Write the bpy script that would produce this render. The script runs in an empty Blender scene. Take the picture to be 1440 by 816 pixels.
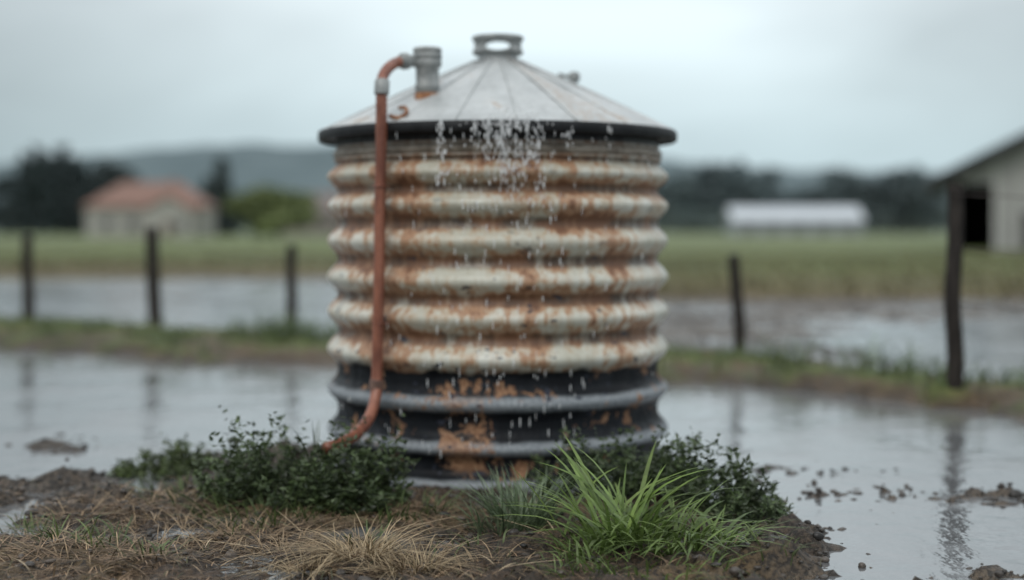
import bpy, bmesh, math, random
import numpy as np
from mathutils import Vector, Matrix
R = math.radians
rng = np.random.default_rng(7)
random.seed(7)
scene = bpy.context.scene
scene.view_settings.view_transform = 'Standard'
scene.view_settings.look = 'None'
scene.view_settings.exposure = 0
COL = scene.collection

# ------------------------------------------------------------------ node helper
class NT:
    def __init__(s, name):
        s.m = bpy.data.materials.new(name); s.m.use_nodes = True
        s.t = s.m.node_tree; s.n = s.t.nodes; s.l = s.t.links
        s.b = s.n.get('Principled BSDF')
    def put(s, sock, v):
        if isinstance(v, bpy.types.NodeSocket): s.l.new(v, sock)
        elif isinstance(v, (tuple, list)) and len(v) == 3 and sock.type == 'RGBA': sock.default_value = (*v, 1)
        else: sock.default_value = v
    def obj(s): return s.n.new('ShaderNodeTexCoord').outputs['Object']
    def mapv(s, vec, scale):
        n = s.n.new('ShaderNodeMapping'); s.l.new(vec, n.inputs['Vector']); n.inputs['Scale'].default_value = scale
        return n.outputs[0]
    def noise(s, vec, scale=5, detail=4, rough=.55, dist=0):
        n = s.n.new('ShaderNodeTexNoise'); s.l.new(vec, n.inputs['Vector'])
        n.inputs['Scale'].default_value = scale; n.inputs['Detail'].default_value = detail
        n.inputs['Roughness'].default_value = rough; n.inputs['Distortion'].default_value = dist
        return n.outputs['Fac']
    def math(s, op, a, b=0.0, c=None):
        n = s.n.new('ShaderNodeMath'); n.operation = op
        s.put(n.inputs[0], a); s.put(n.inputs[1], b)
        if c is not None: s.put(n.inputs[2], c)
        return n.outputs[0]
    def ss(s, v, a, b, lo=0.0, hi=1.0):
        n = s.n.new('ShaderNodeMapRange'); n.interpolation_type = 'SMOOTHSTEP'
        s.put(n.inputs['Value'], v); n.inputs['From Min'].default_value = a; n.inputs['From Max'].default_value = b
        n.inputs['To Min'].default_value = lo; n.inputs['To Max'].default_value = hi
        return n.outputs['Result']
    def mix(s, f, a, b):
        n = s.n.new('ShaderNodeMix'); n.data_type = 'RGBA'
        s.put(n.inputs[0], f); s.put(n.inputs[6], a); s.put(n.inputs[7], b)
        return n.outputs[2]
    def attr(s, name, out='Fac'):
        n = s.n.new('ShaderNodeAttribute'); n.attribute_name = name
        return n.outputs[out]
    def sep(s, v):
        n = s.n.new('ShaderNodeSeparateXYZ'); s.l.new(v, n.inputs[0]); return n.outputs
    def bump(s, h, strength=.3, dist=.01):
        n = s.n.new('ShaderNodeBump'); s.l.new(h, n.inputs['Height'])
        n.inputs['Strength'].default_value = strength; n.inputs['Distance'].default_value = dist
        s.l.new(n.outputs[0], s.b.inputs['Normal'])
    def fin(s, color=None, rough=None, metal=None, spec=None):
        if color is not None: s.put(s.b.inputs['Base Color'], color)
        if rough is not None: s.put(s.b.inputs['Roughness'], rough)
        if metal is not None: s.put(s.b.inputs['Metallic'], metal)
        if spec is not None: s.put(s.b.inputs['Specular IOR Level'], spec)
        return s.m

def simple(name, c1, c2, scale=6, rough=.7, metal=0, bump=.2, bd=.01, mscale=(1, 1, 1), spec=None):
    s = NT(name); v = s.mapv(s.obj(), mscale); f = s.noise(v, scale, 6, .6)
    s.bump(f, bump, bd)
    return s.fin(s.mix(s.ss(f, .32, .68), c1, c2), rough, metal, spec)

# ------------------------------------------------------------------ noise (numpy)
def vnoise(x, y, seed=0):
    r = np.random.default_rng(seed); T = r.random((256, 256))
    xi = np.floor(x).astype(int); yi = np.floor(y).astype(int)
    fx = x - xi; fy = y - yi
    fx = fx*fx*(3-2*fx); fy = fy*fy*(3-2*fy)
    a = T[xi & 255, yi & 255]; b = T[(xi+1) & 255, yi & 255]
    c = T[xi & 255, (yi+1) & 255]; d = T[(xi+1) & 255, (yi+1) & 255]
    return (a*(1-fx)+b*fx)*(1-fy)+(c*(1-fx)+d*fx)*fy
def fbm(x, y, seed=0, o=4):
    s = 0; a = .5; t = 0
    for i in range(o):
        s = s + a*vnoise(x*2**i+13.7*i, y*2**i+7.1*i, seed+i); t += a; a *= .55
    return s/t
def sm(v, a, b):
    t = np.clip((v-a)/(b-a), 0, 1); return t*t*(3-2*t)

# ------------------------------------------------------------------ terrain
def zones(x, y):
    x = np.asarray(x, float); y = np.asarray(y, float)
    n1 = fbm(x*.9, y*.9, 1)-.5; n2 = fbm(x*3, y*3, 11)-.5; n3 = fbm(x*11, y*11, 21, 3)-.5
    near = 1-sm(np.hypot(x, y-6.5), 4, 7)
    n4 = (fbm(x*30, y*30, 25, 3)-.5)*near
    yl = np.interp(x, [-9, -2.6, -1.9, -1.3, .9, 1.5, 3], [6.6, 7.0, 7.3, 8.6, 8.6, 7.3, 6.0])
    isl = sm(yl-y+n1*1.2+n2*.9, -.4, .4)*sm(1.0-x+n1*.7+n2*.8+n3*.3, -.3, .3)
    isl = np.maximum(isl, sm(3.6-y+n1*2, -.5, .5))
    h = -.06+n1*.05+n2*.03
    h = h + isl*(.058+.04*sm(6.4-y, 0, .8)+n1*.04+n2*.05+n3*.06+n4*.05)
    def bar(cx, cy, sx, sy, a):
        return a*np.exp(-((x-cx)/sx)**2-((y-cy)/sy)**2)
    bars = bar(2.6, 7.2, 1.0, .34, .95)+bar(1.9, 5.45, .9, .30, 1.05)+bar(-3.2, 7.55, 1.1, .25, .9)+bar(1.2, 6.5, .35, .9, .7)+bar(-2.4, 7.2, .8, .6, .95)+bar(3.6, 8.3, .9, .12, .6)+bar(-2.9, 8.9, .3, .5, .8)+bar(3.2, 6.4, .8, .25, .7)+bar(-1.6, 8.3, .7, .5, .8)+bar(1.5, 7.9, .6, .4, .65)
    h = h + bars*(.056+n2*.17+n3*.20+n4*.10)
    yc = np.interp(x, [-30, -6.5, -2.15, 1.5, 2.2, 3.9, 12, 30], [24, 18.1, 15.3, 14.0, 13.3, 11.0, 8.5, 6])
    hw = np.interp(x, [-6.5, -2, 1.5, 4], [2.6, 2.1, 1.9, 1.3])
    d = np.abs(y-yc+n1*1.1+n2*.7)/hw
    berm = 1-sm(d, .35, 1.05)
    h = h + berm*(.19+n2*.14+n3*.05)
    trk = sm(x+n1*2+.2*(y-15), -.8, .8)*sm(y-yc, .6, 1.6)
    pud = sm(x-3.9+n1*4-.10*(y-14), -.6, .7)*(1-sm(y-21+n1*6, -1, 1.4))
    h = h + trk*(1-pud)*(.080+n2*.07+n1*.10)
    fy = np.interp(x, [-2.5, 1.5], [37.5, 26.2])
    fld = sm(y-fy+n1*1.6, -.8, 1.2)
    h = h*(1-fld)+fld*(.10+n1*.12*sm(y, 20, 60))
    back = sm(-y-10, 0, 8); h = h*(1-back)+back*.1
    side = sm(np.abs(x)-48, 0, 8); h = h*(1-side)+side*.1
    grass = np.clip(berm*sm(n2+n1*.6+.13-(yc-y)/hw*.28, -.04, .12), 0, 1)
    n5 = fbm(x*.06, y*.25, 31)-.5
    g2 = fld*np.clip(sm(y-fy+n5*14, 4, 16)*.75+.2+n5*.9, 0, 1)
    grass = np.maximum(grass, g2)
    straw = np.clip(np.maximum(fld*(1-g2*.3), berm*.6), 0, 1)
    straw = np.maximum(straw, isl*sm(n1+.08*(-x)-.06*(y-6), -.02, .18)*.6)
    grav = np.clip(np.maximum(trk*(1-fld), np.clip(bars, 0, 1)), 0, 1)
    return h, grass, straw, grav, isl, berm, fld
def H(x, y): return zones(x, y)[0]

def mesh_obj(name, verts, faces, mat=None, smooth=True, parent=None, cols=None, cname='Col'):
    me = bpy.data.meshes.new(name)
    verts = np.asarray(verts, np.float32)
    if isinstance(faces, np.ndarray):
        nf, k = faces.shape
        me.vertices.add(len(verts)); me.vertices.foreach_set('co', verts.ravel())
        me.loops.add(nf*k); me.loops.foreach_set('vertex_index', faces.astype(np.int32).ravel())
        me.polygons.add(nf); me.polygons.foreach_set('loop_start', np.arange(0, nf*k, k, dtype=np.int32))
        me.polygons.foreach_set('loop_total', np.full(nf, k, np.int32))
        me.update(calc_edges=True); me.validate()
    else:
        me.from_pydata([tuple(map(float, v)) for v in verts], [], faces); me.update()
    me.polygons.foreach_set('use_smooth', np.full(len(me.polygons), smooth, bool))
    if cols is not None:
        a = me.color_attributes.new(cname, 'FLOAT_COLOR', 'POINT')
        c = np.ones((len(verts), 4), np.float32); c[:, :3] = cols
        a.data.foreach_set('color', c.ravel())
    o = bpy.data.objects.new(name, me); COL.objects.link(o)
    if mat: me.materials.append(mat)
    if parent: o.parent = parent
    return o
def empty(name, loc=(0, 0, 0), rot=0):
    e = bpy.data.objects.new(name, None); COL.objects.link(e); e.location = loc; e.rotation_euler[2] = rot
    e.empty_display_size = .2
    return e

t = np.linspace(-1, 1, 641)
def warp(t, k, s): return s*np.sinh(k*t)
gx = warp(t, 10.3, .165)
ty = np.linspace(-.62, 1, 680)
gy = 6.2+warp(ty, 9.6, .33)
X, Y = np.meshgrid(gx, gy)
h, gr, st, gv, isl, berm, fld = zones(X.ravel(), Y.ravel())
V = np.stack([X.ravel(), Y.ravel(), h], 1)
nx, ny = len(gx), len(gy)
i = np.arange(ny-1)[:, None]*nx+np.arange(nx-1)[None]
F = np.stack([i, i+1, i+1+nx, i+nx], -1).reshape(-1, 4)

s = NT('ground_mat'); ob = s.obj()
z = s.sep(s.attr('Col', 'Vector'))
fine = s.noise(ob, 38, 6, .65); med = s.noise(ob, 5, 5, .6); big = s.noise(s.mapv(ob, (.05, .35, 1)), 1, 4, .6)
mud = s.mix(s.ss(fine, .35, .65), (.011, .009, .007), (.042, .029, .021))
mud = s.mix(s.ss(med, .35, .65, 0, .7), mud, s.mix(s.ss(fine, .4, .6), (.026, .017, .012), (.085, .054, .034)))
grav = s.mix(s.ss(fine, .4, .62), (.022, .019, .017), (.105, .085, .07))
grassc = s.mix(s.ss(med, .3, .7), (.055, .078, .022), (.105, .135, .042))
strawc = s.mix(s.ss(med, .3, .7), (.085, .060, .030), (.16, .118, .062))
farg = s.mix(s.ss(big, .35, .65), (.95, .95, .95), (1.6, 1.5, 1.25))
c = s.mix(z[2], mud, grav)
c = s.mix(s.math('MULTIPLY', z[1], s.ss(s.math('ADD', fine, s.math('MULTIPLY', z[1], .22)), .48, .64)), c, strawc)
c = s.mix(z[0], c, grassc)
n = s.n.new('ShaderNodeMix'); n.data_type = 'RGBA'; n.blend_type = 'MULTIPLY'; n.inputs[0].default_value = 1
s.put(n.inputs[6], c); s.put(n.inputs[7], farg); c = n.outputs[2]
c = s.mix(s.ss(s.sep(ob)[1], 60, 320, 0, .75), c, (.17, .215, .12))
veg = s.math('MAXIMUM', z[0], z[1])
zz = s.sep(ob)[2]
wet = s.ss(zz, .045, .0)
rough = s.math('ADD', s.math('MULTIPLY', veg, .25), s.ss(wet, 0, 1, .55, .2))
s.bump(s.math('ADD', fine, s.math('MULTIPLY', med, .6)), .9, .035)
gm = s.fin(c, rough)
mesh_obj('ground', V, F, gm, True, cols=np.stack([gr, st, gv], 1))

s = NT('water_mat'); ob = s.obj()
rp = s.noise(s.mapv(ob, (1, .7, 1)), 8, 3, .5); r2 = s.noise(ob, 1.3, 3, .5)
s.bump(s.math('ADD', rp, s.math('MULTIPLY', r2, 2.0)), .42, .017)
s.b.inputs['IOR'].default_value = 3.0
wm = s.fin(s.mix(r2, (.10, .105, .11), (.17, .175, .18)), s.ss(r2, .35, .7, .05, .22))
mesh_obj('flood_water', [(-60, -25, 0), (60, -25, 0), (60, 46, 0), (-60, 46, 0)], [(0, 1, 2, 3)], wm)

# ------------------------------------------------------------------ generic builders
def lathe(name, prof, mat, cx=0, cy=0, seg=96, parent=None, smooth=True, radmod=None, attr=None):
    prof = np.array(prof, float); n = len(prof)
    a = np.linspace(0, 2*math.pi, seg, endpoint=False)
    r = np.repeat(prof[:, 0][:, None], seg, 1); zz = np.repeat(prof[:, 1][:, None], seg, 1)
    if radmod is not None: r = r+radmod(a[None, :], zz)
    v = np.stack([cx+r*np.cos(a), cy+r*np.sin(a), zz], -1).reshape(-1, 3)
    i = np.arange(n-1)[:, None]*seg; j = np.arange(seg)[None]; k = (j+1) % seg
    f = np.stack([i+j, i+k, i+seg+k, i+seg+j], -1).reshape(-1, 4)
    o = mesh_obj(name, v, f, mat, smooth, parent)
    if attr is not None:
        at = o.data.attributes.new('crest', 'FLOAT', 'POINT')
        at.data.foreach_set('value', np.repeat(np.asarray(attr, np.float32), seg))
    return o
def box(name, lo, hi, mat, parent=None, bev=0, rot=None):
    bm = bmesh.new(); bmesh.ops.create_cube(bm, size=1)
    lo = Vector(lo); hi = Vector(hi); c = (lo+hi)/2; d = hi-lo
    for v in bm.verts: v.co = Vector((v.co.x*d.x, v.co.y*d.y, v.co.z*d.z))+c
    if bev: bmesh.ops.bevel(bm, geom=list(bm.edges), offset=bev, segments=2, affect='EDGES')
    me = bpy.data.meshes.new(name); bm.to_mesh(me); bm.free(); me.materials.append(mat)
    o = bpy.data.objects.new(name, me); COL.objects.link(o)
    if parent: o.parent = parent
    return o
def tube(name, pts, rad, mat, parent=None, seg=20, res=6):
    P = [Vector(p) for p in pts]; Q = []
    for i in range(len(P)-1):
        p0 = P[max(i-1, 0)]; p1 = P[i]; p2 = P[i+1]; p3 = P[min(i+2, len(P)-1)]
        for k in range(res):
            t = k/res
            Q.append(.5*((2*p1)+(p2-p0)*t+(2*p0-5*p1+4*p2-p3)*t*t+(3*p1-p0-3*p2+p3)*t**3))
    Q.append(P[-1])
    rr = rad if callable(rad) else (lambda u: rad)
    vs = []; fs = []; up = Vector((0, 1, 0.01)).normalized(); N = len(Q)
    for i, q in enumerate(Q):
        d = (Q[min(i+1, N-1)]-Q[max(i-1, 0)]).normalized()
        a = d.cross(up)
        if a.length < 1e-3: a = d.cross(Vector((1, 0, 0)))
        a.normalize(); b = d.cross(a).normalized(); r = rr(i/(N-1))
        for k in range(seg):
            w = 2*math.pi*k/seg; vs.append(q+a*math.cos(w)*r+b*math.sin(w)*r)
    for i in range(N-1):
        for k in range(seg):
            k2 = (k+1) % seg; fs.append((i*seg+k, i*seg+k2, (i+1)*seg+k2, (i+1)*seg+k))
    fs.append(tuple(range(seg))[::-1]); fs.append(tuple((N-1)*seg+k for k in range(seg)))
    return mesh_obj(name, vs, fs, mat, True, parent)

# ------------------------------------------------------------------ TANK
TX, TY = -.084, 8.4
tank = empty('corrugated_water_tank', (TX, TY, 0))
crests = [1.664, 1.496, 1.294, 1.084, .887, .672, .440, .205, .012, -.2]
def prof_r(z):
    if z > 1.748: return .948, .35
    cs = np.array(crests)
    j = np.searchsorted(-cs, -z)
    if j == 0: up = 1.832; dn = cs[0]
    else: up = cs[j-1]; dn = cs[min(j, len(cs)-1)]
    ph = (z-dn)/(up-dn) if up != dn else 0
    c = .5+.5*math.cos(2*math.pi*ph)
    pw = 1.0+.75*float(sm(.74-z, 0, .2))
    return .938+.062*c**pw, c
zs = np.arange(-.10, 1.93, .0075)
P = []; C = []
for zq in zs:
    r, c = prof_r(zq)
    if 1.738 < zq < 1.762: r += .012
    P.append((r, zq)); C.append(c)
def dent(a, z):
    return (fbm(np.cos(a)*2.2+np.sin(a)*3.1+9, z*1.7+np.sin(a)*2+9, 51)-.5)*.008

s = NT('tank_painted_rust_mat'); ob = s.obj(); co = s.sep(ob)
cr = s.attr('crest')
big = s.noise(s.mapv(ob, (1, 1, .8)), 2.3, 4, .6)
patch = s.noise(s.mapv(ob, (.8, .8, 1.3)), 5.2, 6, .6, .2)
streak = s.noise(s.mapv(ob, (1, 1, .10)), 22, 5, .6)
streak2 = s.noise(s.mapv(ob, (1, 1, .14)), 48, 4, .6)
fine = s.noise(ob, 55, 6, .7)
cream = s.mix(s.ss(big, .35, .65), (.47, .46, .385), (.63, .635, .58))
cream = s.mix(s.ss(streak2, .46, .70, 0, .5), cream, (.36, .31, .225))
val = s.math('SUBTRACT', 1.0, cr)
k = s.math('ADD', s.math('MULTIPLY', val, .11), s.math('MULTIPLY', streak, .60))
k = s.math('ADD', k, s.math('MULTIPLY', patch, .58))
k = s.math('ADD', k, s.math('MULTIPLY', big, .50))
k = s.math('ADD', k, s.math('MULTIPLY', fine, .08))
front = s.math('MULTIPLY', s.ss(s.math('ABSOLUTE', s.math('ADD', co[0], .05)), .98, .45), .045)
upper = s.ss(co[2], 1.1, 1.6, 0, .03)
k = s.math('ADD', s.math('ADD', k, front), upper)
stain = s.ss(k, .86, 1.0); lt = s.ss(k, .955, 1.03); dk = s.ss(k, 1.06, 1.13)
rustc = s.mix(s.ss(fine, .35, .65), (.27, .125, .06), (.42, .22, .115))
c = s.mix(s.math('MULTIPLY', stain, .65), cream, (.44, .32, .20))
c = s.mix(s.math('MULTIPLY', lt, .8), c, rustc)
c = s.mix(s.math('MULTIPLY', dk, .8), c, (.14, .06, .032))
grime_shade = s.math('MULTIPLY', s.ss(cr, .42, .02), s.ss(streak, .3, .6, .6, .97))  # valley dirt and rust, deepened with shading painted between the ribs
c = s.mix(grime_shade, c, s.mix(s.ss(patch, .4, .6), (.060, .042, .030), (.14, .068, .036)))
dkp = s.mix(s.ss(patch, .3, .7), (.004, .005, .007), (.012, .015, .019))
crestg = s.math('MULTIPLY', s.ss(s.math('ADD', cr, s.math('MULTIPLY', s.math('SUBTRACT', patch, .5), .5)), .60, .92), .9)
dkp = s.mix(crestg, dkp, s.mix(s.ss(fine, .35, .65), (.18, .20, .22), (.30, .325, .34)))
rl = s.ss(s.math('ADD', patch, s.math('MULTIPLY', s.math('SUBTRACT', streak, .5), .5)), .575, .65)
px = s.math('SUBTRACT', co[0], -.165)
pm = s.ss(s.math('ADD', s.math('ABSOLUTE', px), s.math('MULTIPLY', s.math('SUBTRACT', s.noise(ob, 8, 5, .6), .5), .6)), .14, .10)
pm = s.math('MULTIPLY', pm, s.ss(co[1], .2, -.2)); pm = s.math('MULTIPLY', pm, s.ss(co[2], .06, .12)); pm = s.math('MULTIPLY', pm, s.ss(co[2], .5, .42))
pm = s.math('MULTIPLY', pm, s.ss(s.math('ADD', patch, s.math('MULTIPLY', fine, .3)), .55, .64))
rl = s.math('MAXIMUM', rl, pm)
dkp = s.mix(s.math('MULTIPLY', rl, .85), dkp, s.mix(s.ss(fine, .4, .6), (.20, .095, .05), (.36, .21, .12)))
hgt = s.math('ADD', co[2], s.math('MULTIPLY', s.math('SUBTRACT', patch, .5), .13))
low = s.ss(hgt, .625, .59)
c = s.mix(low, c, dkp)
chip = s.ss(s.noise(s.mapv(ob, (1, 1, 1.5)), 13, 3, .5), .65, .68)
chip = s.math('MULTIPLY', chip, s.ss(co[2], 1.75, .7, .3, 1))
c = s.mix(chip, c, (.03, .035, .05))
topb = s.ss(co[2], 1.745, 1.76); c = s.mix(topb, c, s.mix(s.ss(streak, .38, .62), (.34, .305, .26), (.22, .14, .09)))
c = s.mix(s.ss(co[2], 1.825, 1.84), c, (.006, .006, .007))  # shadow under the eave, painted onto the wall as a near-black band
s.bump(s.math('ADD', s.math('MULTIPLY', lt, .4), fine), .3, .005)
tm = s.fin(c, s.math('ADD', s.math('ADD', s.math('MULTIPLY', lt, .2), s.math('MULTIPLY', low, .12)), s.ss(fine, .3, .7, .26, .44)), None, s.ss(low, 0, 1, .45, .2))
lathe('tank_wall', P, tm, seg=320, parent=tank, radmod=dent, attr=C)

black = simple('dark_trim_mat', (.006, .007, .008), (.018, .019, .021), 9, .5, 0, spec=.25)
s = NT('roof_metal_mat'); ob = s.obj(); co = s.sep(ob)
f1 = s.noise(ob, 4, 6, .62, .3); f2 = s.noise(ob, 26, 5, .65)
c = s.mix(s.ss(f1, .3, .7), (.38, .40, .40), (.53, .55, .55))
c = s.mix(s.ss(f2, .45, .75, 0, .4), c, (.26, .26, .25))
rm = s.ss(s.math('ADD', f1, s.math('MULTIPLY', f2, .25)), .72, .82)
az = s.math('ARCTAN2', co[1], co[0])
wash = s.math('MULTIPLY', s.ss(s.math('ABSOLUTE', s.math('ADD', az, 1.02)), .16, .04), s.ss(f2, .38, .6))
rm = s.math('MAXIMUM', s.math('MULTIPLY', rm, .6), s.math('MULTIPLY', wash, .4))
c = s.mix(rm, c, (.36, .24, .15))
s.bump(f2, .15, .004)
roofm = s.fin(c, s.ss(f1, .3, .7, .34, .5), .15)
RE, RN, ZE, ZN = 1.045, .115, 1.925, 2.355
vs = []; fs = []; seg = 96; rows = 10
for i in range(rows+1):
    u = i/rows; r = RE+(RN-RE)*u; zq = ZE+(ZN-ZE)*u+.008*math.sin(u*math.pi)
    for k in range(seg):
        a = 2*math.pi*k/seg
        dz = .006*math.cos(a*24)*(1-u)
        vs.append((r*math.cos(a), r*math.sin(a), zq+dz*.6))
for i in range(rows):
    for k in range(seg):
        k2 = (k+1) % seg; fs.append((i*seg+k, i*seg+k2, (i+1)*seg+k2, (i+1)*seg+k))
mesh_obj('roof_cone', vs, fs, roofm, True, tank)
for k in range(20):
    a = 2*math.pi*(k+.35)/20
    p0 = Vector(((RE-.01)*math.cos(a), (RE-.01)*math.sin(a), ZE+.006)); p1 = Vector(((RN+.02)*math.cos(a), (RN+.02)*math.sin(a), ZN-.002))
    tube('roof_seam_%d' % k, [p0, (p0+p1)/2+Vector((0, 0, .009)), p1], .005, roofm, tank, 8, 4)
lathe('eave_lip', [(1.0, 1.918), (1.046, 1.928), (1.054, 1.918), (1.053, 1.878), (1.046, 1.868), (1.036, 1.875), (1.03, 1.895), (.93, 1.885)], black, seg=160, parent=tank)
lathe('wall_top_band', [(.952, 1.768), (.963, 1.773), (.963, 1.812), (.95, 1.816)], simple('band_mat', (.13, .105, .08), (.33, .29, .24), 12, .5, .1), seg=160, parent=tank)
greym = simple('weathered_fitting_mat', (.18, .195, .195), (.32, .335, .33), 18, .45, .05)
lathe('hatch_neck', [(.15, 2.335), (.135, 2.345), (.118, 2.36), (.115, 2.392), (.12, 2.40)], roofm, seg=64, parent=tank)
cap = lathe('hatch_collar', [(.118, 2.388), (.145, 2.390), (.150, 2.397), (.150, 2.412), (.140, 2.418), (.139, 2.468), (.152, 2.474), (.154, 2.490), (.147, 2.497), (.128, 2.497), (.124, 2.488), (.124, 2.40), (.118, 2.388)], greym, seg=96, parent=tank)
bm = bmesh.new(); bm.from_mesh(cap.data); bmesh.ops.remove_doubles(bm, verts=bm.verts, dist=1e-5); bmesh.ops.recalc_face_normals(bm, faces=bm.faces); bm.to_mesh(cap.data); bm.free()
bm = bmesh.new(); bmesh.ops.create_cone(bm, cap_ends=True, segments=32, radius1=1, radius2=1, depth=1)
for v in bm.verts: v.co = Vector((v.co.x*.072, v.co.z*.8, v.co.y*.024))
bmesh.ops.recalc_face_normals(bm, faces=bm.faces)
me = bpy.data.meshes.new('cut'); bm.to_mesh(me); bm.free()
cut = bpy.data.objects.new('cut', me); COL.objects.link(cut); cut.location = (TX, TY, 2.444); cut.rotation_euler = (R(7), 0, 0)
md = cap.modifiers.new('b', 'BOOLEAN'); md.object = cut; md.operation = 'DIFFERENCE'; md.solver = 'EXACT'
bpy.context.view_layer.update()
dg = bpy.context.evaluated_depsgraph_get(); nm = bpy.data.meshes.new_from_object(cap.evaluated_get(dg))
cap.modifiers.clear(); cap.data = nm; bpy.data.objects.remove(cut)
lathe('roof_vent', [(.02, 2.15), (.018, 2.24), (.034, 2.245), (.036, 2.285), (.02, 2.30), (.001, 2.302)], greym, .455, .1, 20, tank)
tube('roof_vent_arm', [(.36, .1, 2.285), (.40, .1, 2.275), (.455, .1, 2.27)], .012, greym, tank, 8)

IX, IY = -.467-TX, 7.85-TY
lathe('inlet_fitting', [(.001, 2.362), (.070, 2.362), (.079, 2.356), (.079, 2.335), (.074, 2.330), (.080, 2.325), (.080, 2.300), (.074, 2.295), (.079, 2.290), (.079, 2.262), (.070, 2.252), (.064, 2.245), (.064, 2.16), (.069, 2.155), (.069, 2.13), (.064, 2.125), (.064, 2.05)], greym, IX, IY, 40, tank)
rustm = simple('rust_flange_mat', (.16, .065, .03), (.33, .16, .075), 22, .8)
lathe('inlet_rust_flange', [(.065, 2.112), (.070, 2.110), (.074, 2.05)], rustm, IX, IY, 40, tank)
s = NT('copper_rust_pipe_mat'); ob = s.obj(); a = s.noise(s.mapv(ob, (1, 1, .3)), 16, 6, .65); b = s.noise(ob, 70, 4, .6)
c = s.mix(s.ss(a, .35, .65), (.14, .045, .027), (.29, .11, .065)); c = s.mix(s.ss(b, .5, .75, 0, .5), c, (.08, .028, .02))
s.bump(b, .3, .003); pipem = s.fin(c, .4)
def W(px, py, y): return ((px-720)/2000*y-TX, y-TY, 1.37-(py-320)/2000*y)
tube('pipe_stub', [W(582, 86, 7.83), W(572, 86, 7.80), W(562, 87, 7.76)], .034, greym, tank)
tube('pipe_stub_collar', [W(572, 86, 7.80), W(566, 86.5, 7.78)], .046, greym, tank)
pp = [W(568, 86, 7.79), W(556, 89, 7.73), W(545, 97, 7.63), W(538, 110, 7.56), W(536.5, 128, 7.52), W(536, 200, 7.51), W(534, 300, 7.51), W(533, 400, 7.50), W(531, 480, 7.50), W(530, 535, 7.49), W(528, 560, 7.46), W(520, 586, 7.38), W(505, 607, 7.28), W(485, 621, 7.16), W(458, 631, 7.02)]
tube('downpipe', pp, .030, pipem, tank, 24, 8)
tube('pipe_coupling_upper', [W(537.5, 115, 7.535), W(537, 124, 7.52), W(536.5, 133, 7.515)], .040, greym, tank)
tube('pipe_coupling_lower', [W(530.5, 534, 7.49), W(529.6, 542, 7.49), W(529, 549, 7.49)], .038, simple('lower_coupling', (.09, .05, .04), (.2, .12, .09), 20, .5), tank)
for py in (262, 455):
    q = W(534, py, 7.505)
    tube('pipe_clip_%d' % py, [(q[0]-.04, q[1]+.02, q[2]), (q[0], q[1]-.034, q[2]), (q[0]+.04, q[1]+.02, q[2]), (q[0]+.05, q[1]+.2, q[2])], .005, pipem, tank, 8)
tube('roof_hook', [W(548, 163, 7.56), W(560, 166, 7.53), W(571, 160, 7.55), W(570, 152, 7.60), W(562, 152, 7.66)], .011, rustm, tank, 10)

# ------------------------------------------------------------------ falling water
def ellipsoids(name, pts, rx, rz, mat, sub=1):
    bm = bmesh.new(); bmesh.ops.create_icosphere(bm, subdivisions=sub, radius=1)
    bv = np.array([v.co[:] for v in bm.verts]); bf = np.array([[v.index for v in f.verts] for f in bm.faces]); bm.free()
    pts = np.asarray(pts); n = len(pts); rx = np.asarray(rx); rz = np.asarray(rz)
    v = bv[None]*np.stack([rx, rx, rz], 1)[:, None]+pts[:, None]
    f = bf[None]+(np.arange(n)*len(bv))[:, None, None]
    return mesh_obj(name, v.reshape(-1, 3), f.reshape(-1, 3), mat, True)
s = NT('water_drop_mat'); s.b.inputs['Transmission Weight'].default_value = .35
dropm = s.fin((.9, .92, .93), .1)
pts = []; rx = []; rz = []
def eave_pt(px, py, off=.02):
    y = 7.36
    for _ in range(3):
        x = (px-720)/2000*y; dx = x-TX; y = TY-math.sqrt(max(1.055**2-dx*dx, .01))-off
    return (px-720)/2000*y, y, 1.37-(py-320)/2000*y
def add(px, py, a, b, off=None):
    pts.append(eave_pt(px, py, random.uniform(0, .08) if off is None else off)); rx.append(a); rz.append(b)
for c0, n, y0, y1 in [(620, 54, 172, 262), (686, 36, 170, 225), (705, 52, 170, 245), (716, 34, 172, 240), (728, 40, 172, 250), (742, 34, 172, 240), (757, 22, 174, 268), (668, 12, 176, 215), (803, 5, 178, 210), (858, 5, 180, 205), (795, 5, 178, 205)]:
    for _ in range(n):
        u = random.random()**1.2
        add(random.gauss(c0, 2.0+4.5*u), y0+(y1-y0)*u, random.uniform(.0014, .0042), random.uniform(.006, .020))
for _ in range(190): add(random.gauss(712, 26), random.uniform(150, 178), random.uniform(.002, .0045), random.uniform(.003, .007), .0)
for _ in range(110): add(random.gauss(715, 34), random.uniform(180, 300), random.uniform(.0014, .0034), random.uniform(.005, .018))
for _ in range(200): add(random.gauss(712, 80), 180+460*random.random()**1.3, random.uniform(.0013, .0028), random.uniform(.010, .028))
for _ in range(50): add(random.uniform(480, 920), random.uniform(180, 640), random.uniform(.0012, .0024), random.uniform(.010, .024))
ellipsoids('falling_water_drops', pts, rx, rz, dropm, 2)

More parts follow.
